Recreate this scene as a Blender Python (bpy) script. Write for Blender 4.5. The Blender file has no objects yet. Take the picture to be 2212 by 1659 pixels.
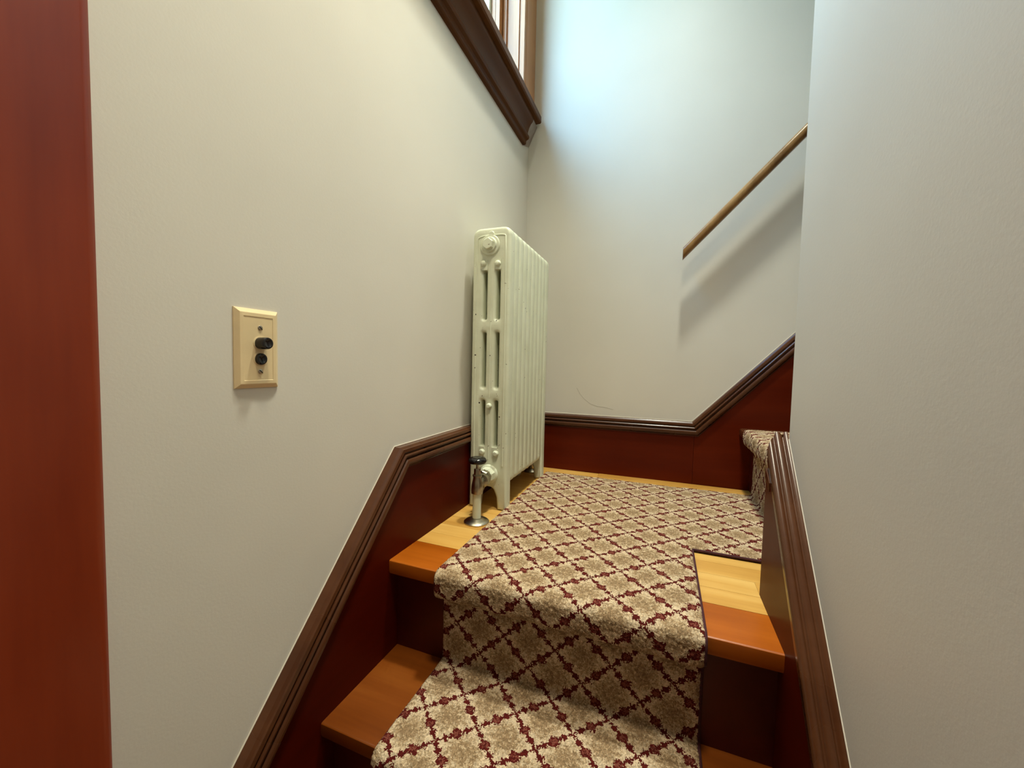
import bpy, bmesh, math, random
import numpy as np
from mathutils import Vector, Matrix
random.seed(7)
rng = np.random.default_rng(7)
C = bpy.context.scene.collection
PI = math.pi
ZO = 1.4766            # camera height above the lower hall floor

# ------------------------------------------------------------------ camera
cam_d = bpy.data.cameras.new('camera'); cam = bpy.data.objects.new('camera', cam_d); C.objects.link(cam)
bpy.context.scene.camera = cam
cam_d.sensor_width = 36; cam_d.lens = 852.73 / 2212 * 36; cam_d.clip_start = 0.01
yaw, pitch, roll = .3650, -.0518, .0219
cy, sy, cp, sp = math.cos(yaw), math.sin(yaw), math.cos(pitch), math.sin(pitch)
f_ = Vector((-sy*cp, cy*cp, sp)); r_ = Vector((cy, sy, 0)); u_ = r_.cross(f_)
r2 = math.cos(roll)*r_ + math.sin(roll)*u_; u2 = -math.sin(roll)*r_ + math.cos(roll)*u_
M = Matrix((r2, u2, -f_)).transposed().to_4x4(); M.translation = Vector((.5608, 0, ZO))
cam.matrix_world = M

# ------------------------------------------------------------------ view, sky, lamps
S = bpy.context.scene
S.view_settings.view_transform = 'Standard'; S.view_settings.look = 'None'
S.view_settings.gamma = 1; S.view_settings.use_curve_mapping = False
S.view_settings.exposure = 0.12
S.cycles.max_bounces = 10; S.cycles.diffuse_bounces = 6
W = bpy.data.worlds.new('world'); S.world = W; W.use_nodes = True
bg = W.node_tree.nodes['Background']; bg.inputs[0].default_value = (.42, .71, 1.0, 1); bg.inputs[1].default_value = 13.5
_t = W.node_tree; _tc = _t.nodes.new('ShaderNodeTexCoord'); _sx = _t.nodes.new('ShaderNodeSeparateXYZ'); _rp = _t.nodes.new('ShaderNodeValToRGB')
_t.links.new(_tc.outputs['Generated'], _sx.inputs[0]); _t.links.new(_sx.outputs['Z'], _rp.inputs[0]); _t.links.new(_rp.outputs[0], bg.inputs[0])
_rp.color_ramp.elements[0].position = .05; _rp.color_ramp.elements[0].color = (.55, .78, .86, 1)     # hazy horizon
_rp.color_ramp.elements[1].position = .70; _rp.color_ramp.elements[1].color = (.20, .58, 1.0, 1)     # blue overhead
sund = bpy.data.lights.new('sun', 'SUN'); sund.energy = 1.25; sund.angle = math.radians(34); sund.color = (.34, .66, 1.0)   # sun behind thin cloud
sun = bpy.data.objects.new('sun', sund); C.objects.link(sun)
sun.rotation_euler = Vector((.60, 1.0, -1.0)).to_track_quat('-Z', 'Y').to_euler()

def area(name, loc, target, size, power, col, size_y=None, spread=None):
    d = bpy.data.lights.new(name, 'AREA'); d.energy = power; d.color = col; d.size = size
    if size_y: d.shape = 'RECTANGLE'; d.size_y = size_y
    if spread: d.spread = spread
    o = bpy.data.objects.new(name, d); C.objects.link(o); o.location = loc
    o.rotation_euler = (Vector(target) - Vector(loc)).to_track_quat('-Z', 'Y').to_euler()
    return o
def bulb(name, loc, power, col, rad):
    d = bpy.data.lights.new(name, 'POINT'); d.energy = power; d.color = col; d.shadow_soft_size = rad
    o = bpy.data.objects.new(name, d); C.objects.link(o); o.location = loc; return o
def downlight(name, loc, power, col, cone, blend, rad):
    d = bpy.data.lights.new(name, 'SPOT'); d.energy = power; d.color = col; d.spot_size = math.radians(cone); d.spot_blend = blend; d.shadow_soft_size = rad
    o = bpy.data.objects.new(name, d); C.objects.link(o); o.location = loc; return o
downlight('landing_downlight', (.61, 1.00, ZO+2.60), 235, (.96, 1.0, .87), 58, .9, .08)
downlight('added_hall_fill', (.54, .25, ZO+1.95), 100, (1.0, .93, .72), 96, .8, .12)  # added fill spot, out of view; cone keeps it off the upper back wall
pd = bpy.data.lights.new('window_portal', 'AREA'); pd.shape = 'RECTANGLE'; pd.size = .98; pd.size_y = .76; pd.cycles.is_portal = True
po = bpy.data.objects.new('window_portal', pd); C.objects.link(po); po.location = (-.145, 1.10, ZO+1.48); po.rotation_euler = (0, -PI/2, 0)

# ------------------------------------------------------------------ materials
def newmat(name):
    m = bpy.data.materials.new(name); m.use_nodes = True
    return m, m.node_tree, m.node_tree.nodes['Principled BSDF']
def N(t, kind, **kw):
    n = t.nodes.new(kind)
    for k, v in kw.items():
        if k in n.inputs: n.inputs[k].default_value = v
        else: setattr(n, k, v)
    return n
def mth(t, op, a, b=None, c=None):
    n = t.nodes.new('ShaderNodeMath'); n.operation = op
    for i, v in enumerate((a, b, c)):
        if v is None: continue
        if isinstance(v, (int, float)): n.inputs[i].default_value = v
        else: t.links.new(v, n.inputs[i])
    return n.outputs[0]
def ramp(t, fac, stops):
    n = t.nodes.new('ShaderNodeValToRGB'); t.links.new(fac, n.inputs[0])
    while len(n.color_ramp.elements) < len(stops): n.color_ramp.elements.new(.5)
    for e, (p, c) in zip(n.color_ramp.elements, stops): e.position = p; e.color = (*c, 1)
    return n.outputs[0]
def mixc(t, fac, a, b):
    n = t.nodes.new('ShaderNodeMix'); n.data_type = 'RGBA'
    for s, v in ((n.inputs[0], fac), (n.inputs[6], a), (n.inputs[7], b)):
        if isinstance(v, (int, float)): s.default_value = v
        elif isinstance(v, tuple): s.default_value = (*v, 1)
        else: t.links.new(v, s)
    return n.outputs[2]
def bump(t, b, h, strength, dist):
    n = t.nodes.new('ShaderNodeBump'); n.inputs['Strength'].default_value = strength; n.inputs['Distance'].default_value = dist
    t.links.new(h, n.inputs['Height']); t.links.new(n.outputs[0], b.inputs['Normal'])

def paint_mat(name, col):
    m, t, b = newmat(name)
    co = N(t, 'ShaderNodeTexCoord').outputs['Object']
    n1 = N(t, 'ShaderNodeTexNoise', Scale=2.2, Detail=3.0); t.links.new(co, n1.inputs['Vector'])
    c = ramp(t, n1.outputs[0], [(.3, tuple(v*.95 for v in col)), (.7, tuple(min(1, v*1.04) for v in col))])
    t.links.new(c, b.inputs['Base Color'])
    n2 = N(t, 'ShaderNodeTexNoise', Scale=260.0, Detail=3.0); t.links.new(co, n2.inputs['Vector'])
    n3 = N(t, 'ShaderNodeTexNoise', Scale=9.0, Detail=2.0); t.links.new(co, n3.inputs['Vector'])
    h = mth(t, 'ADD', n2.outputs[0], mth(t, 'MULTIPLY', n3.outputs[0], 1.0))
    bump(t, b, h, .16, .0007)
    b.inputs['Roughness'].default_value = .48
    return m
def wood_mat(name, cols, axis='x', rough=.3, grain=1.0, coat=.12, seed=0.0, flame=0):
    m, t, b = newmat(name)
    co = N(t, 'ShaderNodeTexCoord').outputs['Object']
    oi = N(t, 'ShaderNodeObjectInfo')
    mp = N(t, 'ShaderNodeMapping')
    sc = {'x': (1.6, 22, 22), 'y': (22, 1.6, 22), 'z': (22, 22, 1.6), 'd': (16, 6, 6)}[axis]
    mp.inputs['Scale'].default_value = tuple(s*grain for s in sc)
    t.links.new(co, mp.inputs['Vector'])
    cmb = N(t, 'ShaderNodeCombineXYZ')
    rv = mth(t, 'MULTIPLY', oi.outputs['Random'], 40.0)
    for i in range(3): t.links.new(rv, cmb.inputs[i])
    t.links.new(cmb.outputs[0], mp.inputs['Location'])
    n1 = N(t, 'ShaderNodeTexNoise', Scale=1.0, Detail=5.0, Roughness=.5, Distortion=.3); t.links.new(mp.outputs[0], n1.inputs['Vector'])
    n2 = N(t, 'ShaderNodeTexNoise', Scale=7.0, Detail=3.0); t.links.new(mp.outputs[0], n2.inputs['Vector'])
    n4 = N(t, 'ShaderNodeTexNoise', Scale=5.0, Detail=2.0); t.links.new(co, n4.inputs['Vector'])
    f = mth(t, 'ADD', mth(t, 'MULTIPLY', n1.outputs[0], .55), mth(t, 'ADD', mth(t, 'MULTIPLY', n2.outputs[0], .15), mth(t, 'MULTIPLY', n4.outputs[0], .30)))
    f = mth(t, 'ADD', f, mth(t, 'MULTIPLY', mth(t, 'SUBTRACT', oi.outputs['Random'], .5), .08))
    c = ramp(t, f, [(.34, cols[0]), (.5, cols[1]), (.66, cols[2])])
    t.links.new(c, b.inputs['Base Color'])
    bump(t, b, n2.outputs[0], .12, .0006)
    t.links.new(mth(t, 'ADD', mth(t, 'MULTIPLY', n4.outputs[0], .2), rough-.1), b.inputs['Roughness'])
    b.inputs['Coat Weight'].default_value = max(coat, 0); b.inputs['Coat Roughness'].default_value = .18
    b.inputs['Specular IOR Level'].default_value = .08 if coat < 0 else .16 if coat == 0 else .32
    return m
def plain(name, col, rough=.4, metal=0.0, noise=0.0, scale=40):
    m, t, b = newmat(name)
    b.inputs['Roughness'].default_value = rough; b.inputs['Metallic'].default_value = metal
    co = N(t, 'ShaderNodeTexCoord').outputs['Object']
    n1 = N(t, 'ShaderNodeTexNoise', Scale=float(scale), Detail=4.0); t.links.new(co, n1.inputs['Vector'])
    c = ramp(t, n1.outputs[0], [(.3, tuple(v*(1-noise) for v in col)), (.7, tuple(min(1, v*(1+noise)) for v in col))])
    t.links.new(c, b.inputs['Base Color'])
    return m

MAT = {}
MAT['wall'] = paint_mat('greige_wall_paint', (.70, .655, .575))
MAT['ceiling'] = paint_mat('ceiling_paint', (.72, .70, .64))
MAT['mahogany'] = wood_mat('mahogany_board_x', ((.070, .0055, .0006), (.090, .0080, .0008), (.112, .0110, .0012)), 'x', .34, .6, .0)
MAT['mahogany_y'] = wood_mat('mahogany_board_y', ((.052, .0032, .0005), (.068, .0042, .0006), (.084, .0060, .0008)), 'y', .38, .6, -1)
MAT['cap'] = wood_mat('cap_moulding_stain', ((.050, .015, .005), (.070, .022, .007), (.095, .033, .012)), 'x', .28, .5, .2)
MAT['casing'] = wood_mat('red_casing_stain', ((.18, .020, .004), (.23, .029, .006), (.28, .042, .010)), 'z', .38, .7, .15)
MAT['stool'] = wood_mat('window_stool_stain', ((.065, .022, .006), (.085, .030, .008), (.11, .042, .012)), 'y', .42, .6, -1)
MAT['honey'] = wood_mat('window_casing_honey', ((.38, .16, .06), (.50, .23, .095), (.62, .32, .15)), 'z', .35, .7)
MAT['nosing'] = wood_mat('orange_brown_nosing', ((.27, .056, .002), (.36, .084, .004), (.46, .120, .009)), 'x', .30, .7)
MAT['tread'] = wood_mat('worn_shaded_tread', ((.13, .028, .002), (.19, .045, .004), (.25, .070, .008)), 'x', .32, .7)  # worn stain, darkened further to carry shade on the lower treads
MAT['riser'] = plain('dark_riser_stain', (.060, .0022, .0008), .4, 0, .1)
MAT['board'] = wood_mat('yellow_floor_board', ((.48, .235, .045), (.62, .335, .078), (.72, .44, .13)), 'x', .32, .7)
MAT['rail'] = wood_mat('oak_handrail', ((.17, .080, .022), (.27, .135, .040), (.38, .21, .070)), 'd', .30, 1.2, .3)
MAT['ivory'] = plain('ivory_plastic', (.80, .62, .36), .32, 0, .04)
MAT['black'] = plain('black_bakelite', (.010, .008, .008), .16)
MAT['brass'] = plain('aged_brass', (.42, .38, .29), .28, 1.0, .35, 60)
MAT['screw'] = plain('screw_metal', (.45, .38, .30), .35, 1.0, .2)
MAT['white'] = plain('exterior_cream_paint', (.85, .80, .64), .5)
MAT['plaster'] = plain('gray_brown_filler', (.30, .24, .20), .5, 0, .15)
MAT['caulk'] = plain('caulk_line', (.62, .55, .45), .7)
MAT['crack'] = plain('wall_crack', (.36, .33, .27), .7)
MAT['binding'] = plain('maroon_binding', (.050, .008, .012), .9, 0, .4, 300)

MAT['lawn'] = plain('lawn', (.22, .34, .07), .9, 0, .3, 3)
def radiator_paint():
    m, t, b = newmat('chipped_cream_enamel')
    co0 = N(t, 'ShaderNodeTexCoord').outputs['Object']; oi = N(t, 'ShaderNodeObjectInfo')
    va = N(t, 'ShaderNodeVectorMath', operation='ADD'); t.links.new(co0, va.inputs[0]); t.links.new(mth(t, 'MULTIPLY', oi.outputs['Random'], 17.0), va.inputs[1]); co = va.outputs[0]
    n1 = N(t, 'ShaderNodeTexNoise', Scale=14.0, Detail=3.0); t.links.new(co, n1.inputs['Vector'])
    c = ramp(t, n1.outputs[0], [(.3, (.63, .65, .49)), (.7, (.71, .73, .57))])
    v = N(t, 'ShaderNodeTexVoronoi', Scale=62.0); t.links.new(co, v.inputs['Vector'])
    sep = N(t, 'ShaderNodeSeparateColor'); t.links.new(v.outputs['Color'], sep.inputs[0])
    dot = mth(t, 'MULTIPLY', mth(t, 'LESS_THAN', v.outputs['Distance'], .15), mth(t, 'GREATER_THAN', sep.outputs[0], .93))
    n3 = N(t, 'ShaderNodeTexNoise', Scale=120.0, Detail=2.0); t.links.new(co, n3.inputs['Vector'])
    rust = mth(t, 'MULTIPLY', mth(t, 'GREATER_THAN', n3.outputs[0], .745), .9)
    c = mixc(t, rust, c, (.13, .085, .045))
    c = mixc(t, dot, c, (.025, .018, .012))
    t.links.new(c, b.inputs['Base Color'])
    b.inputs['Roughness'].default_value = .34
    n2 = N(t, 'ShaderNodeTexNoise', Scale=90.0, Detail=3.0); t.links.new(co, n2.inputs['Vector'])
    bump(t, b, mth(t, 'SUBTRACT', n2.outputs[0], mth(t, 'MULTIPLY', dot, .6)), .35, .0012)
    return m
MAT['enamel'] = radiator_paint()

def glass():
    m, t, b = newmat('window_glass')
    b.inputs['Transmission Weight'].default_value = 1; b.inputs['Roughness'].default_value = 0
    b.inputs['IOR'].default_value = 1.45; b.inputs['Base Color'].default_value = (.97, 1, 1, 1)
    tr = N(t, 'ShaderNodeBsdfTransparent'); gl = N(t, 'ShaderNodeBsdfGlossy'); gl.inputs['Roughness'].default_value = .02
    mx = N(t, 'ShaderNodeMixShader')
    mx.inputs[0].default_value = .05; t.links.new(tr.outputs[0], mx.inputs[1]); t.links.new(gl.outputs[0], mx.inputs[2])
    t.links.new(mx.outputs[0], t.nodes['Material Output'].inputs[0])
    return m
MAT['glass'] = glass()

def carpet_mat():
    m, t, b = newmat('cut_pile_trellis_carpet')
    uv = N(t, 'ShaderNodeUVMap').outputs[0]
    # wobble then snap to tufts
    nz = N(t, 'ShaderNodeTexNoise', Scale=150.0, Detail=2.0); t.links.new(uv, nz.inputs['Vector'])
    wob = N(t, 'ShaderNodeVectorMath', operation='MULTIPLY_ADD')
    t.links.new(nz.outputs['Color'], wob.inputs[0]); wob.inputs[1].default_value = (.004, .004, 0)
    off = N(t, 'ShaderNodeVectorMath', operation='ADD'); t.links.new(uv, off.inputs[0]); off.inputs[1].default_value = (-.002, -.002, 0)
    t.links.new(off.outputs[0], wob.inputs[2])
    vo = N(t, 'ShaderNodeTexVoronoi', Scale=560.0); vo.voronoi_dimensions = '2D'; t.links.new(wob.outputs[0], vo.inputs['Vector'])
    sx = N(t, 'ShaderNodeSeparateXYZ'); t.links.new(vo.outputs['Position'], sx.inputs[0])
    X = mth(t, 'DIVIDE', mth(t, 'SUBTRACT', sx.outputs[0], .3884), .0525)
    Y = mth(t, 'DIVIDE', mth(t, 'SUBTRACT', sx.outputs[1], .8200), .0500)
    A = mth(t, 'MULTIPLY', mth(t, 'ADD', X, Y), .5); B = mth(t, 'MULTIPLY', mth(t, 'SUBTRACT', X, Y), .5)
    fa = mth(t, 'ABSOLUTE', mth(t, 'SUBTRACT', mth(t, 'FRACT', A), .5)); fb = mth(t, 'ABSOLUTE', mth(t, 'SUBTRACT', mth(t, 'FRACT', B), .5))
    # fa, fb: 0 at the middle of a diamond, .5 on its lines
    mx = mth(t, 'MAXIMUM', fa, fb); mn = mth(t, 'MINIMUM', fa, fb)
    # leaf edge: notched in the middle of each side, lobed beside it
    def dip(c, w, d):
        q = mth(t, 'DIVIDE', mth(t, 'SUBTRACT', mn, c), w)
        return mth(t, 'MULTIPLY', mth(t, 'EXPONENT', mth(t, 'MULTIPLY', mth(t, 'MULTIPLY', q, q), -1.0)), d)
    edge = mth(t, 'SUBTRACT', mth(t, 'SUBTRACT', .468, dip(0.0, .095, .112)), dip(.265, .048, .055))
    tuft = N(t, 'ShaderNodeSeparateColor'); t.links.new(vo.outputs['Color'], tuft.inputs[0])
    rj = mth(t, 'MULTIPLY', mth(t, 'SUBTRACT', tuft.outputs[0], .5), .075)
    s = mth(t, 'SUBTRACT', mth(t, 'ADD', edge, rj), mx)           # >0 inside the leaf
    inside = mth(t, 'GREATER_THAN', s, 0.0)
    # leaf: cream rim, olive tan heart
    heart = mth(t, 'ADD', mth(t, 'POWER', mth(t, 'MULTIPLY', fa, 2.0), 2.0), mth(t, 'POWER', mth(t, 'MULTIPLY', fb, 2.0), 2.0))
    hn = mth(t, 'ADD', heart, mth(t, 'MULTIPLY', mth(t, 'SUBTRACT', tuft.outputs[1], .5), .75))
    nh = N(t, 'ShaderNodeTexNoise', Scale=150.0, Detail=1.0); t.links.new(vo.outputs['Position'], nh.inputs['Vector'])
    hn = mth(t, 'ADD', hn, mth(t, 'MULTIPLY', mth(t, 'SUBTRACT', nh.outputs[0], .5), 2.2))
    leaf = ramp(t, hn, [(.0, (.25, .160, .085)), (.25, (.34, .230, .125)), (.60, (.47, .345, .215)), (1.0, (.58, .45, .30))])
    # lines: dark red with a dusty pink fleck half way along each side
    pink = mth(t, 'MULTIPLY', mth(t, 'LESS_THAN', mn, .075), mth(t, 'GREATER_THAN', mx, .43))
    pink = mth(t, 'MULTIPLY', pink, mth(t, 'GREATER_THAN', tuft.outputs[2], .35))
    line = mixc(t, pink, (.085, .0060, .004), (.17, .045, .030))
    col = mixc(t, inside, line, leaf)
    # tuft to tuft tone
    hs = N(t, 'ShaderNodeHueSaturation'); t.links.new(col, hs.inputs['Color'])
    t.links.new(mth(t, 'ADD', .66, mth(t, 'MULTIPLY', tuft.outputs[2], .58)), hs.inputs['Value'])
    t.links.new(hs.outputs[0], b.inputs['Base Color'])
    b.inputs['Roughness'].default_value = .85
    b.inputs['Sheen Weight'].default_value = .45; b.inputs['Sheen Roughness'].default_value = .4; b.inputs['Specular IOR Level'].default_value = .15
    t.links.new(hs.outputs[0], b.inputs['Sheen Tint'])
    bump(t, b, mth(t, 'SUBTRACT', 1.0, vo.outputs['Distance']), .5, .0009)
    return m
MAT['carpet'] = carpet_mat()

# ------------------------------------------------------------------ helpers
def link(o, mat=None, parent=None):
    C.objects.link(o)
    if mat is not None: o.data.materials.append(MAT[mat])
    if parent is not None: o.parent = parent; o.matrix_parent_inverse = parent.matrix_world.inverted()
    return o
def build(name, verts, faces, mat, parent=None, smooth=False, uvs=None):
    me = bpy.data.meshes.new(name); me.from_pydata([tuple(v) for v in verts], [], faces); me.update()
    bm = bmesh.new(); bm.from_mesh(me); bmesh.ops.recalc_face_normals(bm, faces=bm.faces); bm.to_mesh(me); bm.free()
    if smooth: me.polygons.foreach_set('use_smooth', [True]*len(me.polygons))
    return link(bpy.data.objects.new(name, me), mat, parent)
def from_bm(name, bm, mat, parent=None, smooth=False, sharp=None):
    me = bpy.data.meshes.new(name); bmesh.ops.recalc_face_normals(bm, faces=bm.faces); bm.to_mesh(me); bm.free()
    if smooth: me.polygons.foreach_set('use_smooth', [True]*len(me.polygons))
    if sharp is not None: me.set_sharp_from_angle(angle=sharp)
    return link(bpy.data.objects.new(name, me), mat, parent)
def empty(name, loc=(0, 0, 0)):
    o = bpy.data.objects.new(name, None); o.empty_display_size = .05; o.location = loc; C.objects.link(o)
    bpy.context.view_layer.update(); return o
def tag(o, label=None, cat=None, kind=None, group=None):
    if label: o['label'] = label
    if cat: o['category'] = cat
    if kind: o['kind'] = kind
    if group: o['group'] = group
    return o
def bm_box(bm, lo, hi, bev=0):
    r = bmesh.ops.create_cube(bm, size=1.0)
    c = [(a+b)/2 for a, b in zip(lo, hi)]; s = [b-a for a, b in zip(lo, hi)]
    for v in r['verts']: v.co = Vector((v.co.x*s[0]+c[0], v.co.y*s[1]+c[1], v.co.z*s[2]+c[2]))
    if bev:
        es = set(e for v in r['verts'] for e in v.link_edges)
        bmesh.ops.bevel(bm, geom=list(es), offset=bev, segments=3, profile=.5, affect='EDGES')
def box(name, lo, hi, mat, parent=None, bev=0):
    bm = bmesh.new(); bm_box(bm, lo, hi, bev); return from_bm(name, bm, mat, parent, bool(bev), math.radians(40) if bev else None)
def bm_prism(bm, poly, axis, a, b):
    """poly: 2D points in the two other axes (order x,y,z without axis); extruded from a to b along axis."""
    def P(p, w):
        q = list(p); q.insert('xyz'.index(axis), w); return Vector(q)
    va = [bm.verts.new(P(p, a)) for p in poly]; vb = [bm.verts.new(P(p, b)) for p in poly]
    bm.faces.new(va); bm.faces.new(vb[::-1]); n = len(poly)
    for i in range(n): bm.faces.new((va[i], va[(i+1) % n], vb[(i+1) % n], vb[i]))
def prism(name, poly, axis, a, b, mat, parent=None, bev=0):
    bm = bmesh.new(); bm_prism(bm, poly, axis, a, b)
    if bev: bmesh.ops.bevel(bm, geom=list(bm.edges), offset=bev, segments=2, profile=.5, affect='EDGES')
    return from_bm(name, bm, mat, parent, bool(bev), math.radians(40) if bev else None)
def bm_lathe(bm, prof, origin, axis=(0, 0, 1), seg=32, ref=None, closed=True):
    """prof: (radius, height) pairs turned about axis at origin."""
    ax = Vector(axis).normalized(); o = Vector(origin)
    a = ax.orthogonal().normalized() if ref is None else Vector(ref).normalized(); b = ax.cross(a)
    rings = []
    for r, h in prof:
        if r < 1e-6: rings.append([bm.verts.new(o+ax*h)]); continue
        rings.append([bm.verts.new(o+ax*h+(a*math.cos(2*PI*k/seg)+b*math.sin(2*PI*k/seg))*r) for k in range(seg)])
    for A, B in zip(rings, rings[1:]):
        for k in range(seg):
            k2 = (k+1) % seg
            if len(A) == 1 and len(B) == 1: continue
            if len(A) == 1: bm.faces.new((A[0], B[k], B[k2]))
            elif len(B) == 1: bm.faces.new((A[k], A[k2], B[0]))
            else: bm.faces.new((A[k], A[k2], B[k2], B[k]))
    for R, rev in ((rings[0], True), (rings[-1], False)):
        if len(R) > 1 and closed: bm.faces.new(R[::-1] if rev else R)
def lathe(name, prof, origin, axis, mat, parent=None, seg=32, ref=None, sharp=35):
    bm = bmesh.new(); bm_lathe(bm, prof, origin, axis, seg, ref); return from_bm(name, bm, mat, parent, True, math.radians(sharp))
def bm_tube(bm, pts, rad, seg=10, cap=True):
    pts = [Vector(p) for p in pts]; rings = []
    up = None
    for i, p in enumerate(pts):
        t = (pts[min(i+1, len(pts)-1)] - pts[max(i-1, 0)]).normalized()
        if up is None: up = t.orthogonal().normalized()
        up = (up - t*up.dot(t)).normalized(); s = t.cross(up)
        rr = rad[i] if isinstance(rad, (list, tuple)) else rad
        rings.append([bm.verts.new(p+(up*math.cos(2*PI*k/seg)+s*math.sin(2*PI*k/seg))*rr) for k in range(seg)])
    for A, B in zip(rings, rings[1:]):
        for k in range(seg): bm.faces.new((A[k], A[(k+1) % seg], B[(k+1) % seg], B[k]))
    if cap: bm.faces.new(rings[0][::-1]); bm.faces.new(rings[-1])

# ------------------------------------------------------------------ main dimensions (z relative to the camera, ZO added below)
ZL = -.4316; R = .209; T = .1842; YN = .6885
WR = .783; SK = .0215; WSK = .7496; YE = .860
def back(x): return 1.5989 + .0187*x
ZC = 2.75
def Z(z): return z + ZO
FL = -ZO

# ------------------------------------------------------------------ room shell
# left wall with its window opening
wl = tag(empty('wall_left'), 'greige painted left wall with window', None, 'structure')
WY0, WY1, WZ0, WZ1 = .72, 1.475, 1.0, 1.98
bm = bmesh.new()
for lo, hi in (((-.14, -1.5, Z(FL)), (0, WY0, Z(ZC))), ((-.14, WY1, Z(FL)), (0, 1.75, Z(ZC))),
               ((-.14, WY0, Z(FL)), (0, WY1, Z(WZ0))), ((-.14, WY0, Z(WZ1)), (0, WY1, Z(ZC)))): bm_box(bm, lo, hi)
bmesh.ops.remove_doubles(bm, verts=bm.verts, dist=1e-5)
bpy.data.objects.remove(wl)
wl = tag(from_bm('wall_left', bm, 'wall'), 'greige painted wall on the left with switch and radiator', None, 'structure')
# back wall
wb = prism('wall_back', [(-.0, back(0)), (3.1, back(3.1)), (3.1, 1.85), (0, 1.85)], 'z', Z(FL), Z(ZC), 'wall')
tag(wb, 'greige painted back wall behind the landing', None, 'structure')
ck = [(.2327, -.094), (.246, -.118), (.2643, -.138), (.289, -.156), (.3174, -.1653), (.345, -.1665), (.3813, -.1746)]
bm = bmesh.new(); pts_ = [Vector((x, back(x)+.0001, Z(z))) for x, z in ck]
CRACK = (bm, pts_)
# right foreground wall, returning along the upper flight
bm = bmesh.new()
bm_prism(bm, [(WR, -1.5), (WR+.14, -1.5), (WR+.14, YE-.12), (3.1, YE-.12), (3.1, YE), (WR, YE)], 'z', Z(FL), Z(ZC))
wr = tag(from_bm('wall_right', bm, 'wall'), 'pale wall on the right whose end frames the landing', None, 'structure')
tag(box('wall_front', (-.14, -1.62, Z(FL)), (WR+.14, -1.5, Z(ZC)), 'wall'), 'wall behind the camera', None, 'structure')
tag(box('wall_end', (3.1, YE-.12, Z(FL)), (3.22, 1.85, Z(ZC)), 'wall'), 'wall at the head of the upper flight', None, 'structure')
tag(box('ceiling', (-.14, -1.62, Z(ZC)), (3.22, 1.85, Z(ZC)+.1), 'ceiling'), 'painted ceiling over the stair hall', None, 'structure')
tag(box('ground', (-14, -9, Z(FL)-1.3), (-.2, 12, Z(FL)-1.2), 'lawn'), 'lawn outside the stair window', None, 'structure')
tag(box('floor', (-.14, -1.62, Z(FL)-.1), (3.22, 1.85, Z(FL)), 'board'), 'lower hall floor', None, 'structure')

bm_tube(CRACK[0], CRACK[1], .0006, 6); from_bm('crack', CRACK[0], 'crack', wb)

# ------------------------------------------------------------------ skirting boards with moulded cap
def cap_sweep(bm, path, prof, place, drop=0.0):
    """path: 2D (s,z) points along the wall; prof: (d,p), d measured down across the path, p out from the wall."""
    n = len(path); rows = []
    for i in range(n):
        def nrm(a, b):
            dx, dz = b[0]-a[0], b[1]-a[1]; l = math.hypot(dx, dz); return (dz/l, -dx/l) if dx > 0 else (-dz/l, dx/l)
        if i == 0: m = nrm(path[0], path[1]); k = 1; vertical = True
        elif i == n-1: m = nrm(path[-2], path[-1]); k = 1
        else:
            a, b = nrm(path[i-1], path[i]), nrm(path[i], path[i+1]); m = (a[0]+b[0], a[1]+b[1]); l = math.hypot(*m); m = (m[0]/l, m[1]/l); k = 1/(m[0]*a[0]+m[1]*a[1])
        if i in (0, n-1): m, k = (0, -1), 1/abs(m[1])       # plumb cut ends
        rows.append([bm.verts.new(place(path[i][0]+m[0]*d*k, path[i][1]+m[1]*d*k, p)) for d, p in prof])
    c = len(prof)
    for A, B in zip(rows, rows[1:]):
        for j in range(c): bm.faces.new((A[j], A[(j+1) % c], B[(j+1) % c], B[j]))
    bm.faces.new(rows[0]); bm.faces.new(rows[-1][::-1])
def arc(cx, cy_, r, a0, a1, n=5): return [(cx+r*math.cos(a0+(a1-a0)*k/n), cy_+r*math.sin(a0+(a1-a0)*k/n)) for k in range(n+1)]
def cap_profile(H=.048, b=.0215):
    # lip, fillet, cove, round bead, quirk, thin bottom edge
    p = [(0, 0), (0, b-.004), (.003, b-.001), (.0042, b+.0005), (.0046, b+.0042), (.0110, b+.0056), (.0118, b+.0050), (.0124, b+.0012), (.0155, b+.0010)]
    for k in range(6):
        a = PI*k/5; p.append((.0160+.0042*(1-math.cos(a)), b+.0030+.0052*math.sin(a)))
    p += [(.0250, b+.0008), (.0272, b+.0008)]
    for k in range(8):
        a = PI*k/7; p.append((.0275+.0085*(1-math.cos(a)), b+.0020+.0085*math.sin(a)))
    p += [(.0452, b+.0004), (.0462, b+.0022), (.0480, b+.0018), (.0480, 0)]
    return [(d*H/.048, q) for d, q in p]
# left
HT = ZL + .2375                                  # cap top above the landing
BEND = .729; SL = 1.098
pathL = [(.229, HT-(BEND-.229)*SL), (BEND, HT), (back(0)-.024, HT)]
bl = tag(prism('baseboard_left', [(.229, Z(FL)), (back(0)-.022, Z(FL))] + [(s, Z(z)-.004) for s, z in pathL[::-1]][0:0] +
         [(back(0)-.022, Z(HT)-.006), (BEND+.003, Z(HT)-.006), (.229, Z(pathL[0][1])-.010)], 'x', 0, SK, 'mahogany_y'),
         'dark red skirting rising beside the stairs on the left wall', None, 'structure')
bm = bmesh.new(); cap_sweep(bm, pathL, cap_profile(.040*1.2), lambda s, z, p: Vector((p, s, Z(z))))
from_bm('cap_moulding', bm, 'cap', bl, True, math.radians(25))
bm = bmesh.new(); bm_tube(bm, [(.0012, s, Z(z)+.0008) for s, z in pathL], .0012, 6); from_bm('caulk_line', bm, 'caulk', bl)
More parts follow.
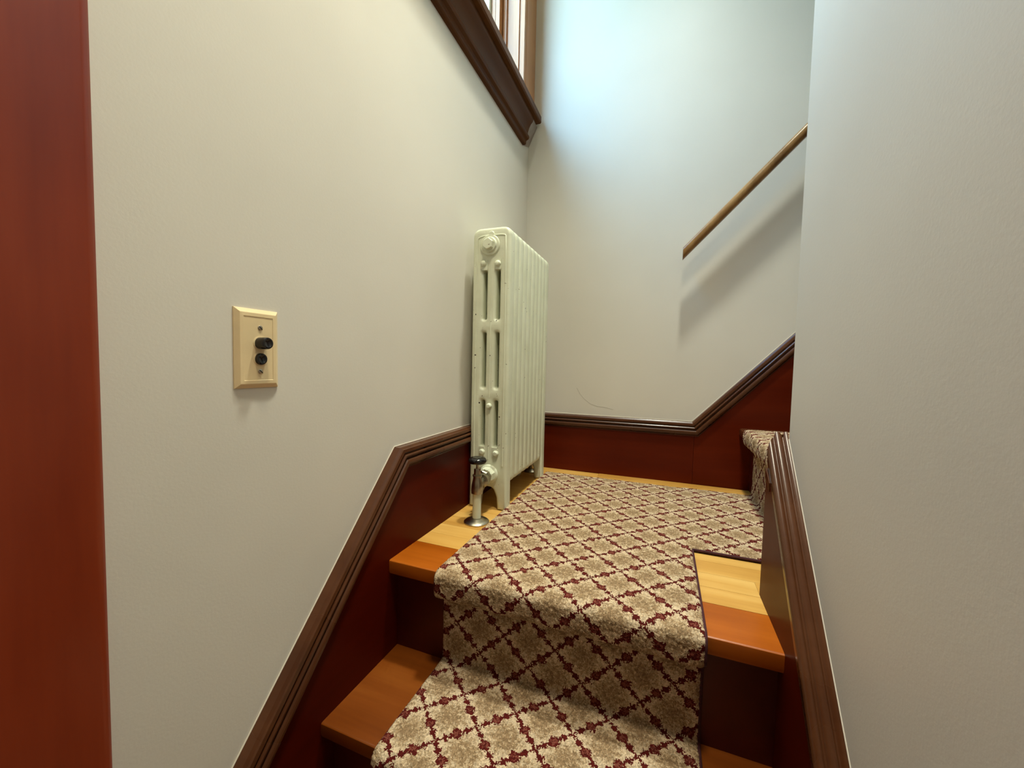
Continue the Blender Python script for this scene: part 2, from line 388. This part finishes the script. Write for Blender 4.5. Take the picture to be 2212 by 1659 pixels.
# back
XB = .668
HB = -.2025
SLB = 1.065
pathB = [(SK+.006, HB), (XB, HB), (3.05, HB+(3.05-XB)*SLB)]
def placeB(s, z, p): return Vector((s, back(s)-p, Z(z)))
def back_board(name, pts, parent):
    bm = bmesh.new()
    va = [bm.verts.new(placeB(s, z, 0.0)) for s, z in pts]; vb = [bm.verts.new(placeB(s, z, SK)) for s, z in pts]
    bm.faces.new(va); bm.faces.new(vb[::-1]); n = len(pts)
    for i in range(n): bm.faces.new((va[i], va[(i+1) % n], vb[(i+1) % n], vb[i]))
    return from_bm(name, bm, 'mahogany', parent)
XJ = XB+.008
bb = tag(empty('baseboard_back', (0, back(0), Z(ZL))), 'dark red skirting behind the landing and up the upper flight', None, 'structure')
back_board('board', [(SK, ZL-.03), (XJ-.0004, ZL-.03), (XJ-.0004, HB-.006), (SK, HB-.006)], bb)
back_board('board', [(XJ+.0004, ZL-.03), (3.05, ZL-.03), (3.05, HB+(3.05-XB)*SLB-.012), (XJ+.0004, HB-.006)], bb)
bm = bmesh.new(); cap_sweep(bm, pathB, cap_profile(.050), placeB)
from_bm('cap_moulding', bm, 'cap', bb, True, math.radians(25))
bm = bmesh.new(); bm_tube(bm, [placeB(s, z+.0008, .0012) for s, z in pathB], .0012, 6); from_bm('caulk_line', bm, 'caulk', bb)
# right
def ztopR(y): return -.1225 + (y-.8667)*1.084
def placeR(s, z, p): return Vector((WR-p, s, Z(z)))
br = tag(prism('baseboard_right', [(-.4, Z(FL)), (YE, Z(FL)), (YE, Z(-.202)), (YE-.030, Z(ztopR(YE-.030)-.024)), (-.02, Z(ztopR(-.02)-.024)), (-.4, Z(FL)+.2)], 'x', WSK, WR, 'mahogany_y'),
         'dark red skirting descending beside the right wall', None, 'structure')
b = WR-WSK
profR = [(0, 0), (0, .0035), (.0010, .0058), (.0034, .0074), (.0040, .0090), (.0034, .0106), (.0014, .0120), (.0006, .0145), (.0006, .0175), (.0014, .0200), (.0038, .0214), (.0044, .0230), (.0034, .0246), (.0016, .0262), (.0014, .0290), (.0024, .0320), (.0048, .0342), (.0085, .0352), (.0125, .0348), (.0140, .0337), (.0240, .0337), (.0240, 0)]
bm = bmesh.new(); cap_sweep(bm, [(-.02, ztopR(-.02)), (YE+.012, ztopR(YE+.012))], profR, placeR)
# the chipped upper end
for v in bm.verts:
    if v.co.y > YE and (WR - v.co.x) > .020: v.co.y -= (WR-v.co.x-.020)*1.2; v.co.z -= (WR-v.co.x-.020)*1.6
from_bm('cap_moulding', bm, 'cap', br, True, math.radians(60))
bm = bmesh.new()
bm_tube(bm, [(WR-.0002, y, Z(ztopR(y))+.0008) for y in (-.02, .3, .6, YE)], .0009, 6); from_bm('caulk_line', bm, 'caulk', br)
prism('splinter', [(YE-.034, Z(-.222)), (YE-.0005, Z(-.204)), (YE-.001, Z(-.186)), (YE-.034, Z(-.206))], 'x', WSK-.0018, WSK+.004, 'cap', br)

# ------------------------------------------------------------------ staircase
st = tag(empty('staircase', (.385, YN, Z(FL))), 'wooden staircase with landing, yellow boards and orange-brown nosings', 'staircase')
def nose_board(name, x0, x1, y0, y1, z, th, mat, parent):
    """board whose front edge (y0) is rounded"""
    pr = [(y1, Z(z)), (y0+.0045, Z(z)), (y0+.0018, Z(z)-.0006), (y0+.0005, Z(z)-.0018), (y0, Z(z)-.0045), (y0, Z(z)-th+.010), (y0+.002, Z(z)-th+.004), (y0+.009, Z(z)-th), (y1, Z(z)-th)]
    bm = bmesh.new(); bm_prism(bm, pr, 'x', x0, x1); return from_bm(name, bm, mat, parent, True, math.radians(35))
nose_board('nosing', SK, WSK, YN, YN+.1015, ZL, .034, 'nosing', st)
box('subfloor', (SK, YN+.04, Z(ZL)-.060), (WSK, 1.59, Z(ZL)-.0342), 'mahogany', st)
# landing boards, running across the landing
y = YN+.1021; k = 0
while y < back(0)-.03:
    w = .0572; y2 = min(y+w, back(0)-.022 + .0)
    xr = WSK if y < YE+.002 else .868
    cuts = [SK] + ([.30+.37*((k*37) % 10)/10.] if k % 2 else [.2+.43*((k*53) % 10)/10.]) + [xr]
    for a, c in zip(cuts, cuts[1:]):
        yy = y2 if y2 < back(0)-.03 else back((a+c)/2)-.0222
        box('floor_board', (a+.0003, y+.0003, Z(ZL)-.020), (c-.0003, yy-.0003, Z(ZL)), 'board', st, 0)
    if y < YE+.002 and y2 > YE: box('floor_board', (WSK, YE+.0003, Z(ZL)-.020), (.868-.0003, y2-.0003, Z(ZL)), 'board', st, 0)
    y = y2; k += 1
    if y2 >= back(0)-.0225: break
box('riser', (SK, YN+.030, Z(ZL)-R), (WSK, YN+.045, Z(ZL)-.034), 'riser', st)
for k in range(1, 5):
    yk, zk = YN-T*k, ZL-R*k
    if zk-.03 < FL: break
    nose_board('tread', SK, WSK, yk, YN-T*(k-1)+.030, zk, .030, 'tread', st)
    box('riser', (SK, yk+.030, max(Z(zk)-R, Z(FL))), (WSK, yk+.045, Z(zk)-.030), 'riser', st)
XU = .8215; ZU = ZL + R + .0105
upper = []
for k in range(0, 6):
    xk, zk = XU+T*k, ZU+R*k
    upper.append((xk, zk))
    pr = [(xk+T+.030, Z(zk)), (xk+.010, Z(zk)), (xk+.004, Z(zk)-.0012), (xk+.001, Z(zk)-.004), (xk, Z(zk)-.009), (xk, Z(zk)-.022), (xk+.003, Z(zk)-.027), (xk+.009, Z(zk)-.030), (xk+T+.030, Z(zk)-.030)]
    bm = bmesh.new()
    va = [bm.verts.new((p[0], YE+.001, p[1])) for p in pr]; vb = [bm.verts.new((p[0], back(p[0])-SK, p[1])) for p in pr]
    bm.faces.new(va); bm.faces.new(vb[::-1])
    for i in range(len(pr)): bm.faces.new((va[i], va[(i+1) % len(pr)], vb[(i+1) % len(pr)], vb[i]))
    from_bm('tread', bm, 'cap', st, True, math.radians(35))
    box('riser', (xk+.038, YE+.001, Z(zk)-R - (0.0 if k else .010)), (xk+.053, back(xk)-SK, Z(zk)-.030), 'riser', st)

# ------------------------------------------------------------------ carpet runner
def chaikin(p, n=3):
    for _ in range(n):
        q = [p[0]]
        for a, c in zip(p, p[1:]): q += [(.75*a[0]+.25*c[0], .75*a[1]+.25*c[1]), (.25*a[0]+.75*c[0], .25*a[1]+.75*c[1])]
        p = q + [p[-1]]
    return p
def resample(p, step):
    P = np.array(p); d = np.r_[0, np.cumsum(np.hypot(*np.diff(P, axis=0).T))]; n = int(d[-1]/step)
    s = np.linspace(0, d[-1], n+1); return np.c_[np.interp(s, d, P[:, 0]), np.interp(s, d, P[:, 1])], s
TH = .0105
def nose(yn, z):       # going towards -y and down: carpet round a nosing
    return [(yn+.030, z+TH), (yn+.012, z+TH), (yn-.004, z+TH-.0005), (yn-.0150, z+TH-.008), (yn-.0185, z-.008), (yn-.0185, z-.030), (yn-.0170, z-.041), (yn-.0130, z-.0465), (yn-.004, z-.0475), (yn+.014, z-.0455), (yn+.0210, z-.0450), (yn+.0215, z-.0480), (yn+.0215, z-.060)]
down = [(1.497, ZL+TH*.5), (1.488, ZL+TH), (YN+.2, ZL+TH)]
for k in range(0, 5):
    yn, z = YN-T*k, ZL-R*k
    if Z(z) < .15: break
    down += nose(yn, z)
    zz = max(z-R, FL)
    down += [(yn+.0215, zz+TH+.010), (yn+.0205, zz+TH+.002), (yn+.014, zz+TH), (yn, zz+TH)]
up = [(.640, ZL+TH), (.80, ZL+TH), (XU+.012, ZL+TH)]
for k, (xk, zk) in enumerate(upper[:5]):
    rx = xk+.038-.009
    up += [(rx-.002, zk-R+TH+(-.0105 if not k else 0)), (rx, zk-R+TH+.016), (rx, zk-.058), (rx, zk-.042), (xk+.006, zk-.044), (xk-.0035, zk-.036), (xk-.0050, zk-.014), (xk-.0030, zk+TH-.004), (xk+.008, zk+TH), (xk+.030, zk+TH)]
XA, XB_, YC, YB = .1434, .640, .999, 1.497
def strip(path, s0, sgn, cross, place, step=.0022):
    P, s = resample(path, step)
    tg = np.gradient(P, axis=0); tg /= np.linalg.norm(tg, axis=1)[:, None]; nr = np.c_[tg[:, 1], -tg[:, 0]]
    n = int((cross[1]-cross[0])/step); cs = np.linspace(cross[0], cross[1], n+1)
    I, J = np.meshgrid(np.arange(len(P)), np.arange(n+1), indexing='ij')
    h = rng.random(I.shape)*.0022 - .0011
    e = np.minimum(cs-cross[0], cross[1]-cs)
    real = np.ones(I.shape); real[:, :] = 1
    if cross[1] == XB_: real = np.where((P[I, 0] > YC-.004) & (cs[J] > XB_-.02), 0, 1)
    h = h - real*(.0035*np.clip(1-e/.006, 0, 1)**2)[None, :]
    return P, nr, s, cs, I, J, h
verts, faces, uvs = [], [], []
def add_strip(path, cross, sgn_n, place, uvf, step=.0022):
    P, nr, s, cs, I, J, h = strip(path, 0, 1, cross, place, step)
    a = P[I, 0]+nr[I, 0]*h*sgn_n + 0; b_ = P[I, 1]+nr[I, 1]*h*sgn_n
    c = cs[J] + (rng.random(I.shape)-.5)*.0008
    V = place(a, b_, c).reshape(-1, 3); U = uvf(s[I], cs[J]).reshape(-1, 2)
    base = sum(len(v) for v in verts); n = len(cs)
    i = np.arange(len(P)-1)[:, None]*n + np.arange(n-1)[None, :] + base; i = i.ravel()
    F = np.c_[i, i+1, i+n+1, i+n]
    verts.append(V); faces.append(F); uvs.append(U)
dsm = chaikin(down, 2); usm = chaikin(up, 2)
v0 = 1.497
add_strip(dsm, (XA, XB_), 1, lambda a, b_, c: np.stack([c, a, b_+ZO], -1), lambda s, c: np.stack([c, v0-s], -1))
add_strip(usm, (YC, YB), -1, lambda a, b_, c: np.stack([a, c, b_+ZO], -1), lambda s, c: np.stack([.640+s, c], -1))
V = np.concatenate(verts); F = np.concatenate(faces); U = np.concatenate(uvs)
me = bpy.data.meshes.new('carpet_pile')
me.vertices.add(len(V)); me.vertices.foreach_set('co', V.astype(np.float32).ravel())
me.loops.add(F.size); me.loops.foreach_set('vertex_index', F.astype(np.int32).ravel())
me.polygons.add(len(F)); me.polygons.foreach_set('loop_start', np.arange(0, F.size, 4, dtype=np.int32)); 
uvl = me.uv_layers.new(name='UVMap'); uvl.data.foreach_set('uv', U[F.ravel()].astype(np.float32).ravel())
me.update(); me.validate()
me.polygons.foreach_set('use_smooth', [True]*len(F))
ru = tag(empty('stair_runner', (.39, YN, Z(ZL))), 'red and cream trellis patterned carpet runner laid over steps and landing', 'carpet')
link(bpy.data.objects.new('carpet_pile', me), 'carpet', ru)
def edge_tube(path, place, name='binding'):
    P, s = resample(path, .006)
    tg = np.gradient(P, axis=0); tg /= np.linalg.norm(tg, axis=1)[:, None]
    bm = bmesh.new(); bm_tube(bm, [place(p) for p in P], .0033, 6); return from_bm(name, bm, 'binding', ru, True)
def inset(path, d, sg):
    P, s = resample(path, .006); tg = np.gradient(P, axis=0); tg /= np.linalg.norm(tg, axis=1)[:, None]
    return [(p[0]-sg*t_[1]*d, p[1]+sg*t_[0]*d) for p, t_ in zip(P, tg)]
di = inset(dsm, .0050, 1); ui = inset(usm, .0050, -1); dl = inset(dsm, .0072, 1)
edge_tube(dl, lambda p: (XA+.0010, p[0], p[1]+ZO))
edge_tube([p for i, p in enumerate(di) if not (p[0] > YC-.002)], lambda p: (XB_+.0005, p[0], p[1]+ZO))
edge_tube(ui, lambda p: (p[0], YC-.0005, p[1]+ZO))
edge_tube(ui, lambda p: (p[0], YB+.0005, p[1]+ZO))

# ------------------------------------------------------------------ radiator
RX0, RX1, RY0, RY1, RZT = .0275, .1465, 1.052, 1.4490, .3885
NS = 10; PIT = (RY1-RY0)/NS
rad = tag(empty('radiator', (.087, 1.25, Z(ZL))), 'cream cast iron column radiator with chipped paint standing on the landing', 'radiator')
def rounded(pts, rads, n=5):
    """round each corner of a polygon"""
    out = []; L = len(pts)
    for i, (p, r) in enumerate(zip(pts, rads)):
        a, c = Vector(pts[i-1]), Vector(pts[(i+1) % L]); p = Vector(p)
        if r <= 0: out.append(tuple(p)); continue
        u, v = (a-p).normalized(), (c-p).normalized(); ang = u.angle(v); d = r/math.tan(ang/2)
        d = min(d, (a-p).length*.49, (c-p).length*.49)
        p0, p1 = p+u*d, p+v*d
        for k in range(n+1):
            t = k/n; q = p0*(1-t)**2 + p*2*t*(1-t) + p1*t*t; out.append(tuple(q))
    return out
def section_mesh(legs, name, half, bev):
    cu = bpy.data.curves.new(name, 'CURVE'); cu.dimensions = '2D'; cu.fill_mode = 'BOTH'
    cu.extrude = half-bev; cu.bevel_depth = bev; cu.bevel_resolution = 3; cu.offset = -bev
    x0, x1 = RX0, RX1; zt = RZT; zb = -.366
    if legs:
        pts = [(x0, zt), (x1, zt), (x1+.000, -.33), (x1+.001, ZL), (x1-.028, ZL), (x1-.031, -.395), (x1-.043, -.366),
               (x0+.043, -.366), (x0+.031, -.395), (x0+.028, ZL), (x0-.001, ZL), (x0, -.33)]
        rr = [.026, .026, 0, 0, 0, .02, .02, .02, .02, 0, 0, 0]
    else:
        pts = [(x0, zt), (x1, zt), (x1, -.358), (x0, -.358)]; rr = [.026, .026, .02, .02]
    loops = [rounded(pts, rr, 6)]
    for (a, c) in ((.268, .126), (.090, -.073), (-.109, -.247)):
        for xc in (.0675, .1085):
            w = .0058
            loops.append(rounded([(xc-w, a), (xc-w, c), (xc+w, c), (xc+w, a)], [w, w, w, w], 5))
    for k, lp in enumerate(loops):
        sp_ = cu.splines.new('POLY'); sp_.points.add(len(lp)-1)
        for q, (x, z) in zip(sp_.points, lp): q.co = (x, z, 0, 1)
        sp_.use_cyclic_u = True
    ob = bpy.data.objects.new(name, cu); C.objects.link(ob)
    dg = bpy.context.evaluated_depsgraph_get(); me = bpy.data.meshes.new_from_object(ob.evaluated_get(dg))
    bpy.data.objects.remove(ob); bpy.data.curves.remove(cu)
    bm = bmesh.new(); bm.from_mesh(me); bmesh.ops.remove_doubles(bm, verts=bm.verts, dist=2e-5)
    for v in bm.verts: v.co = Vector((v.co.x, -v.co.z, Z(v.co.y)))
    return bm
def finish(bm, name, sharp=42):
    bmesh.ops.recalc_face_normals(bm, faces=bm.faces)
    me = bpy.data.meshes.new(name); bm.to_mesh(me); bm.free(); me.polygons.foreach_set('use_smooth', [True]*len(me.polygons)); me.set_sharp_from_angle(angle=math.radians(sharp)); me.materials.append(MAT['enamel']); return me
HALF = PIT/2+.0006
me_in = finish(section_mesh(False, 'radiator_section', HALF, .0130), 'radiator_section')
bmE = section_mesh(True, 'radiator_end', HALF, .0090)
# raised borders and seam ridges on the outer face
def ridges(bm, ysign):
    yy = ysign*(HALF-.0004)
    pa = [(RX0+.0135, -.30), (RX0+.0135, .350), (RX0+.021, .3660), (RX1-.021, .3660), (RX1-.0135, .3585), (RX1-.0135, -.30)]
    bm_tube(bm, [(x, yy, Z(z)) for x, z in chaikin(pa, 2)], .0024, 8)
    bm_tube(bm, [(.0880, yy, Z(.285)), (.0880, yy, Z(-.10))], .0018, 6)
    bm_tube(bm, [(.0880, yy, Z(-.14)), (.0880, yy, Z(-.29))], .0018, 6)
    for xc in (.0675, .1085):
        bm_box(bm, (xc-.009, min(yy, yy+ysign*.002), Z(.268)), (xc+.009, max(yy, yy+ysign*.002), Z(.296)))
        bm_box(bm, (xc-.009, min(yy, yy+ysign*.002), Z(-.275)), (xc+.009, max(yy, yy+ysign*.002), Z(-.247)))
ridges(bmE, -1)
me_end = finish(bmE, 'radiator_end_section')
for k in range(NS):
    m_ = me_end if k in (0, NS-1) else me_in
    o = bpy.data.objects.new('radiator_section', m_); o.location = (0, RY0+PIT*(k+.5), 0)
    if k == NS-1: o.scale = (1, 1, 1)
    C.objects.link(o); o.parent = rad; o.matrix_parent_inverse = rad.matrix_world.inverted()
FY = RY0
# top plug
bm = bmesh.new()
px_, pz_ = .0835, Z(.3375)
bm_lathe(bm, [(.0300, 0), (.0300, .0040), (.0283, .0062), (.0225, .0066), (.0215, .0105), (.0198, .0120), (0, .0120)], (px_, FY+.0005, pz_), (0, -1, 0), 36)
bm_lathe(bm, [(.0085, 0), (.0085, .004), (.0070, .0058), (0, .0060)], (px_+.004, FY+.0005, pz_+.0310), (0, -1, 0), 20)
bm_box(bm, (px_-.004, FY-.004, pz_+.018), (px_+.012, FY+.0005, pz_+.030))
o = from_bm('end_plug', bm, 'enamel', rad, True, math.radians(35))
lathe('plug_head', [(.0165, 0), (.0165, .0085), (.0148, .0105), (0, .0105)], (px_, FY-.0114, pz_), (0, -1, 0), 'enamel', o, 6, (.9, 0, .35), 20)
# bolts
for (x, z, r_b) in ((.0640, .2865, .0082), (.1085, .2840, .0082), (.0890, -.1255, .0075), (.0690, -.262, .0078), (.1130, -.2635, .0078)):
    bm = bmesh.new(); bm_lathe(bm, [(r_b*1.15, 0), (r_b*1.15, .002), (r_b, .0035), (r_b*.95, .0065), (r_b*.7, .0085), (0, .0090)], (x, FY-.001, Z(z)), (0, -1, 0), 20)
    from_bm('bolt', bm, 'enamel', rad, True, math.radians(40))
# bottom hub and union
HX, HZ = .0925, Z(-.3265)
lathe('hub', [(.0285, 0), (.0285, .004), (.0265, .007), (.0215, .009), (0, .009)], (HX, FY+.0005, HZ), (0, -1, 0), 'enamel', rad, 32)
VX, VY = .1035, .950
va_ = from_bm('valve', (lambda bm: (bm_lathe(bm, [(.0110, -.027), (.0155, -.025), (.0160, -.014), (.0150, -.004), (.0128, .008), (.0112, .015), (.0110, .020), (.0128, .021), (.0128, .0245), (.0090, .0265)], (VX, VY, HZ), (0, 0, 1), 28), bm)[1])(bmesh.new()), 'brass', rad, True, math.radians(35))
ax = Vector((HX-VX, FY-VY, 0)).normalized()
lathe('union_nut', [(.0120, .012), (.0120, .034), (.0190, .036), (.0190, .052), (.0150, .055)], (VX, VY, HZ-.003), ax, 'brass', va_, 24)
lathe('hex_nut', [(.0235, 0), (.0235, .018), (.0205, .021), (.0150, .021)], (HX, FY-.008, HZ), (0, -1, 0), 'enamel', va_, 8, (1, 0, .4), 20)
lathe('union_ring', [(.0205, .018), (.0205, .034), (.0180, .038), (.0140, .038)], (HX, FY-.008, HZ), (0, -1, 0), 'brass', va_, 8, (1, 0, .1), 20)
lathe('bonnet_nut', [(.0092, 0), (.0092, .013), (.0080, .016), (0, .016)], (VX, VY, HZ+.0262), (0, 0, 1), 'brass', va_, 6, (1, .5, 0), 20)
lathe('spindle', [(.0038, 0), (.0038, .015)], (VX, VY, HZ+.0420), (0, 0, 1), 'brass', va_, 14)
lathe('handwheel', [(.0060, .0), (.0065, .002), (.0120, .0020), (.0180, .0005), (.0220, .0015), (.0245, .0060), (.0243, .0100), (.0215, .0140), (.0170, .0165), (.0110, .0170), (.0060, .0160), (0, .0155)], (VX, VY, HZ+.0560), (0, 0, 1), 'black', va_, 36)
lathe('pipe', [(.0115, 0), (.0115, HZ-.026-Z(ZL)-.002)], (VX, VY, Z(ZL)+.002), (0, 0, 1), 'enamel', rad, 24)
fl = [(.0340, 0), (.0345, .003), (.0300, .0068), (.0240, .0082), (.0175, .0120), (.0130, .0130)]
lathe('floor_flange', fl, (VX, VY, Z(ZL)), (0, 0, 1), 'brass', rad, 36)
lathe('pipe', [(.0105, 0), (.0105, .110)], (.079, 1.4950, Z(ZL)+.002), (0, 0, 1), 'brass', rad, 20)
lathe('floor_flange', [(r_*.8, h_) for r_, h_ in fl], (.079, 1.4950, Z(ZL)), (0, 0, 1), 'brass', rad, 28)
lathe('elbow', [(.013, 0), (.016, .010), (.013, .052)], (.079, 1.4980, HZ), (0, -1, 0), 'brass', rad, 20)

# ------------------------------------------------------------------ push button switch
SY0, SZ0, SW, SH_ = .3755, -.0440, .0672, .1150
sw = tag(empty('light_switch', (0, SY0+SW/2, Z(SZ0))), 'ivory two button push switch plate on the left wall', 'switch')
bm = bmesh.new()
def rect(i, x, r=0): return [(x, SY0+i, Z(SZ0)+i), (x, SY0+SW-i, Z(SZ0)+i), (x, SY0+SW-i, Z(SZ0)+SH_-i), (x, SY0+i, Z(SZ0)+SH_-i)]
rings = [rect(0, .0002), rect(.0002, .0018), rect(.0060, .0062), rect(.0066, .0064), rect(.0112, .0066), rect(.0118, .0060), rect(.0124, .0060)]
vr = [[bm.verts.new(p) for p in q] for q in rings]
for A, B in zip(vr, vr[1:]):
    for k in range(4): bm.faces.new((A[k], A[(k+1) % 4], B[(k+1) % 4], B[k]))
bm.faces.new(vr[0]); bm.faces.new(vr[-1])
plate = from_bm('plate', bm, 'ivory', sw)
cyS = SY0+SW*.535
for z, out in ((.0655, .0175), (.0425, .0050)):
    lathe('button_ring', [(.0105, 0), (.0105, .0006), (.0088, .0008), (.0088, .0001)], (.0058, cyS, Z(SZ0)+z), (1, 0, 0), 'ivory', sw, 28)
    b_ = lathe('button', [(.0086, 0), (.0086, out-.002), (.0078, out-.0004), (.0060, out), (.0050, out-.0008), (0, out-.0012)], (.0056, cyS, Z(SZ0)+z), (1, 0, 0), 'black', sw, 28)
for z in (.0880, .0240):
    s_ = lathe('screw', [(.0036, 0), (.0036, .0008), (.0028, .0014), (0, .0017)], (.0058, cyS, Z(SZ0)+z), (1, 0, 0), 'screw', sw, 20)
    bm = bmesh.new(); bm_box(bm, (-.0002, -.0033, -.0005), (.0003, .0033, .0005)); bmesh.ops.transform(bm, matrix=Matrix.Translation((.0075, cyS, Z(SZ0)+z)) @ Matrix.Rotation(-.75, 4, 'X'), verts=bm.verts)
    from_bm('slot', bm, 'black', s_)

# ------------------------------------------------------------------ handrail
hr = tag(empty('handrail', (1.2, back(1.2), Z(.9))), 'round oak handrail sloping up the back wall', 'handrail')
a0 = Vector((.6095, back(.61)-.060, Z(.4035))); dirr = Vector((1, .0187, 1.043)).normalized()
bm = bmesh.new(); seg = 20; rings = []
nrm_ = Vector((0, 0, 1)); side = Vector((0, 1, 0))
for s in (0, .4, .9, 1.6, 2.3):
    c_ = a0 + Vector((1, .0187, 1.043))*s
    ring = []
    for k in range(seg):
        a = 2*PI*k/seg; h = .0222*math.copysign(abs(math.sin(a))**.85, math.sin(a)); w = .0165*math.copysign(abs(math.cos(a))**.85, math.cos(a))
        ring.append(bm.verts.new(c_ + Vector((0, w, h))))
    rings.append(ring)
for A, B in zip(rings, rings[1:]):
    for k in range(seg): bm.faces.new((A[k], A[(k+1) % seg], B[(k+1) % seg], B[k]))
bm.faces.new(rings[0]); bm.faces.new(rings[-1][::-1])
from_bm('rail', bm, 'rail', hr, True, math.radians(40))
for s in (.55, 1.6):
    p = a0 + Vector((1, .0187, 1.043))*s
    bm = bmesh.new(); bm_tube(bm, [p+Vector((0, 0, -.020)), p+Vector((0, .004, -.045)), p+Vector((0, .030, -.062)), p+Vector((0, .0590, -.064))], .006, 12)
    bm_lathe(bm, [(.022, 0), (.022, .004), (.014, .008), (0, .008)], p+Vector((0, .0598, -.064)), (0, -1, 0), 24)
    from_bm('bracket', bm, 'brass', hr, True, math.radians(40))

# ------------------------------------------------------------------ window in the left wall
wi = tag(empty('window_1', (0, 1.1, Z(.98))), 'stair window with dark stool and honey coloured casing', None, 'structure')
JY = 1.459; JY0 = .735
pr = [(-.05, .9735), (.056, .9735), (.0600, .9775), (.0600, .9990), (.0565, 1.0030), (-.05, 1.0030)]
bm = bmesh.new(); bm_prism(bm, [(x, Z(z)) for x, z in pr], 'y', .60, 1.578); from_bm('stool', bm, 'stool', wi, True, math.radians(30))
ap = [(0, .8730), (.0110, .8730), (.0140, .8760), (.0150, .8860), (.0165, .8885), (.0250, .8925), (.0275, .8990), (.0262, .9050), (.0200, .9085), (.0215, .9200), (.0255, .9340), (.0320, .9470), (.0400, .9560), (.0430, .9640), (.0430, .9733), (0, .9733)]
bm = bmesh.new()
ends = (.63, 1.528)
va = [bm.verts.new((x, ends[0], Z(z))) for x, z in ap]; vb = [bm.verts.new((x, ends[1]+.2*(x-.0)*.2, Z(z))) for x, z in ap]
bm.faces.new(va); bm.faces.new(vb[::-1])
for i in range(len(ap)): bm.faces.new((va[i], va[(i+1) % len(ap)], vb[(i+1) % len(ap)], vb[i]))
from_bm('apron', bm, 'stool', wi, True, math.radians(25))
# filler between the apron end and the back wall
build('apron_return', [(.002, 1.530, Z(.874)), (.040, 1.533, Z(.9733)), (.0, 1.530, Z(.9733)), (.002, back(0)-.001, Z(.900)), (.036, back(0)-.001, Z(.9733)), (0, back(0)-.001, Z(.9733))],
      [(0, 1, 2), (3, 5, 4), (0, 3, 4, 1), (1, 4, 5, 2), (2, 5, 3, 0)], 'plaster', wi)
# casing with edge bead
def vboard(name, poly, mat, z0=1.003, z1=2.02): return prism(name, poly, 'z', Z(z0), Z(z1), mat, wi)
bm = bmesh.new(); bm_prism(bm, [(0, JY+.006), (0, back(0)-.0005), (.0215, back(0)-.0005), (.0215, JY+.030), (.019, JY+.026), (.0215, JY+.022), (.0225, JY+.014), (.0205, JY+.006)], 'z', Z(1.003), Z(2.02))
from_bm('casing', bm, 'honey', wi, True, math.radians(25))
bm = bmesh.new(); bm_prism(bm, [(0, JY0-.006), (.0215, JY0-.006), (.0215, JY0-.12), (0, JY0-.12)], 'z', Z(1.003), Z(2.02)); from_bm('casing', bm, 'honey', wi)
box('head_casing', (0, JY0-.12, Z(1.955)), (.0215, JY+.13, Z(2.06)), 'honey', wi)
box('jamb', (-.135, JY, Z(1.003)), (.0, WY1, Z(1.97)), 'honey', wi)
box('jamb', (-.135, WY0, Z(1.003)), (.0, JY0, Z(1.97)), 'honey', wi)
box('head_jamb', (-.135, WY0, Z(1.955)), (.0, WY1, Z(1.975)), 'honey', wi)
box('sill', (-.16, WY0, Z(.975)), (-.05, WY1, Z(1.003)), 'white', wi)
box('stop', (-.062, JY-.010, Z(1.003)), (-.048, JY, Z(1.955)), 'honey', wi)
box('stop', (-.062, JY0, Z(1.003)), (-.048, JY0+.010, Z(1.955)), 'honey', wi)
sa = box('sash', (-.095, JY-.040, Z(1.003)), (-.064, JY-.001, Z(1.955)), 'honey', wi)
box('sash_stile', (-.095, JY0+.001, Z(1.003)), (-.064, JY0+.040, Z(1.955)), 'honey', wi)
box('sash_rail', (-.095, JY0+.040, Z(1.003)), (-.064, JY-.040, Z(1.060)), 'honey', wi)
box('sash_rail', (-.095, JY0+.040, Z(1.915)), (-.064, JY-.040, Z(1.955)), 'honey', wi)
box('blind_stop', (-.130, JY-.055, Z(1.003)), (-.100, JY-.001, Z(1.955)), 'white', wi)
box('blind_stop', (-.130, JY0+.001, Z(1.003)), (-.100, JY0+.030, Z(1.955)), 'white', wi)
box('pane', (-.082, JY0+.040, Z(1.060)), (-.079, JY-.040, Z(1.915)), 'glass', wi)

# ------------------------------------------------------------------ door with casing at the left edge
do = tag(empty('door_1', (0, .1, Z(FL))), 'red-brown door casing at the left edge of the view', None, 'structure')
bm = bmesh.new(); bm_prism(bm, [(0, .2290), (.0160, .2290), (.0200, .2250), (.0215, .2200), (.0215, .1250), (0, .1250)], 'z', Z(FL), Z(.75)); from_bm('casing', bm, 'casing', do, True, math.radians(30))
box('jamb', (0, .1050, Z(FL)), (.0150, .1248, Z(.68)), 'casing', do)
box('door_panel', (.0005, -.70, Z(FL)+.01), (.0080, .1048, Z(.66)), 'casing', do)
box('casing', (0, -.82, Z(FL)), (.0215, -.7005, Z(.75)), 'casing', do)
box('head_casing', (0, -.7004, Z(.665)), (.0215, .1248, Z(.75)), 'casing', do)
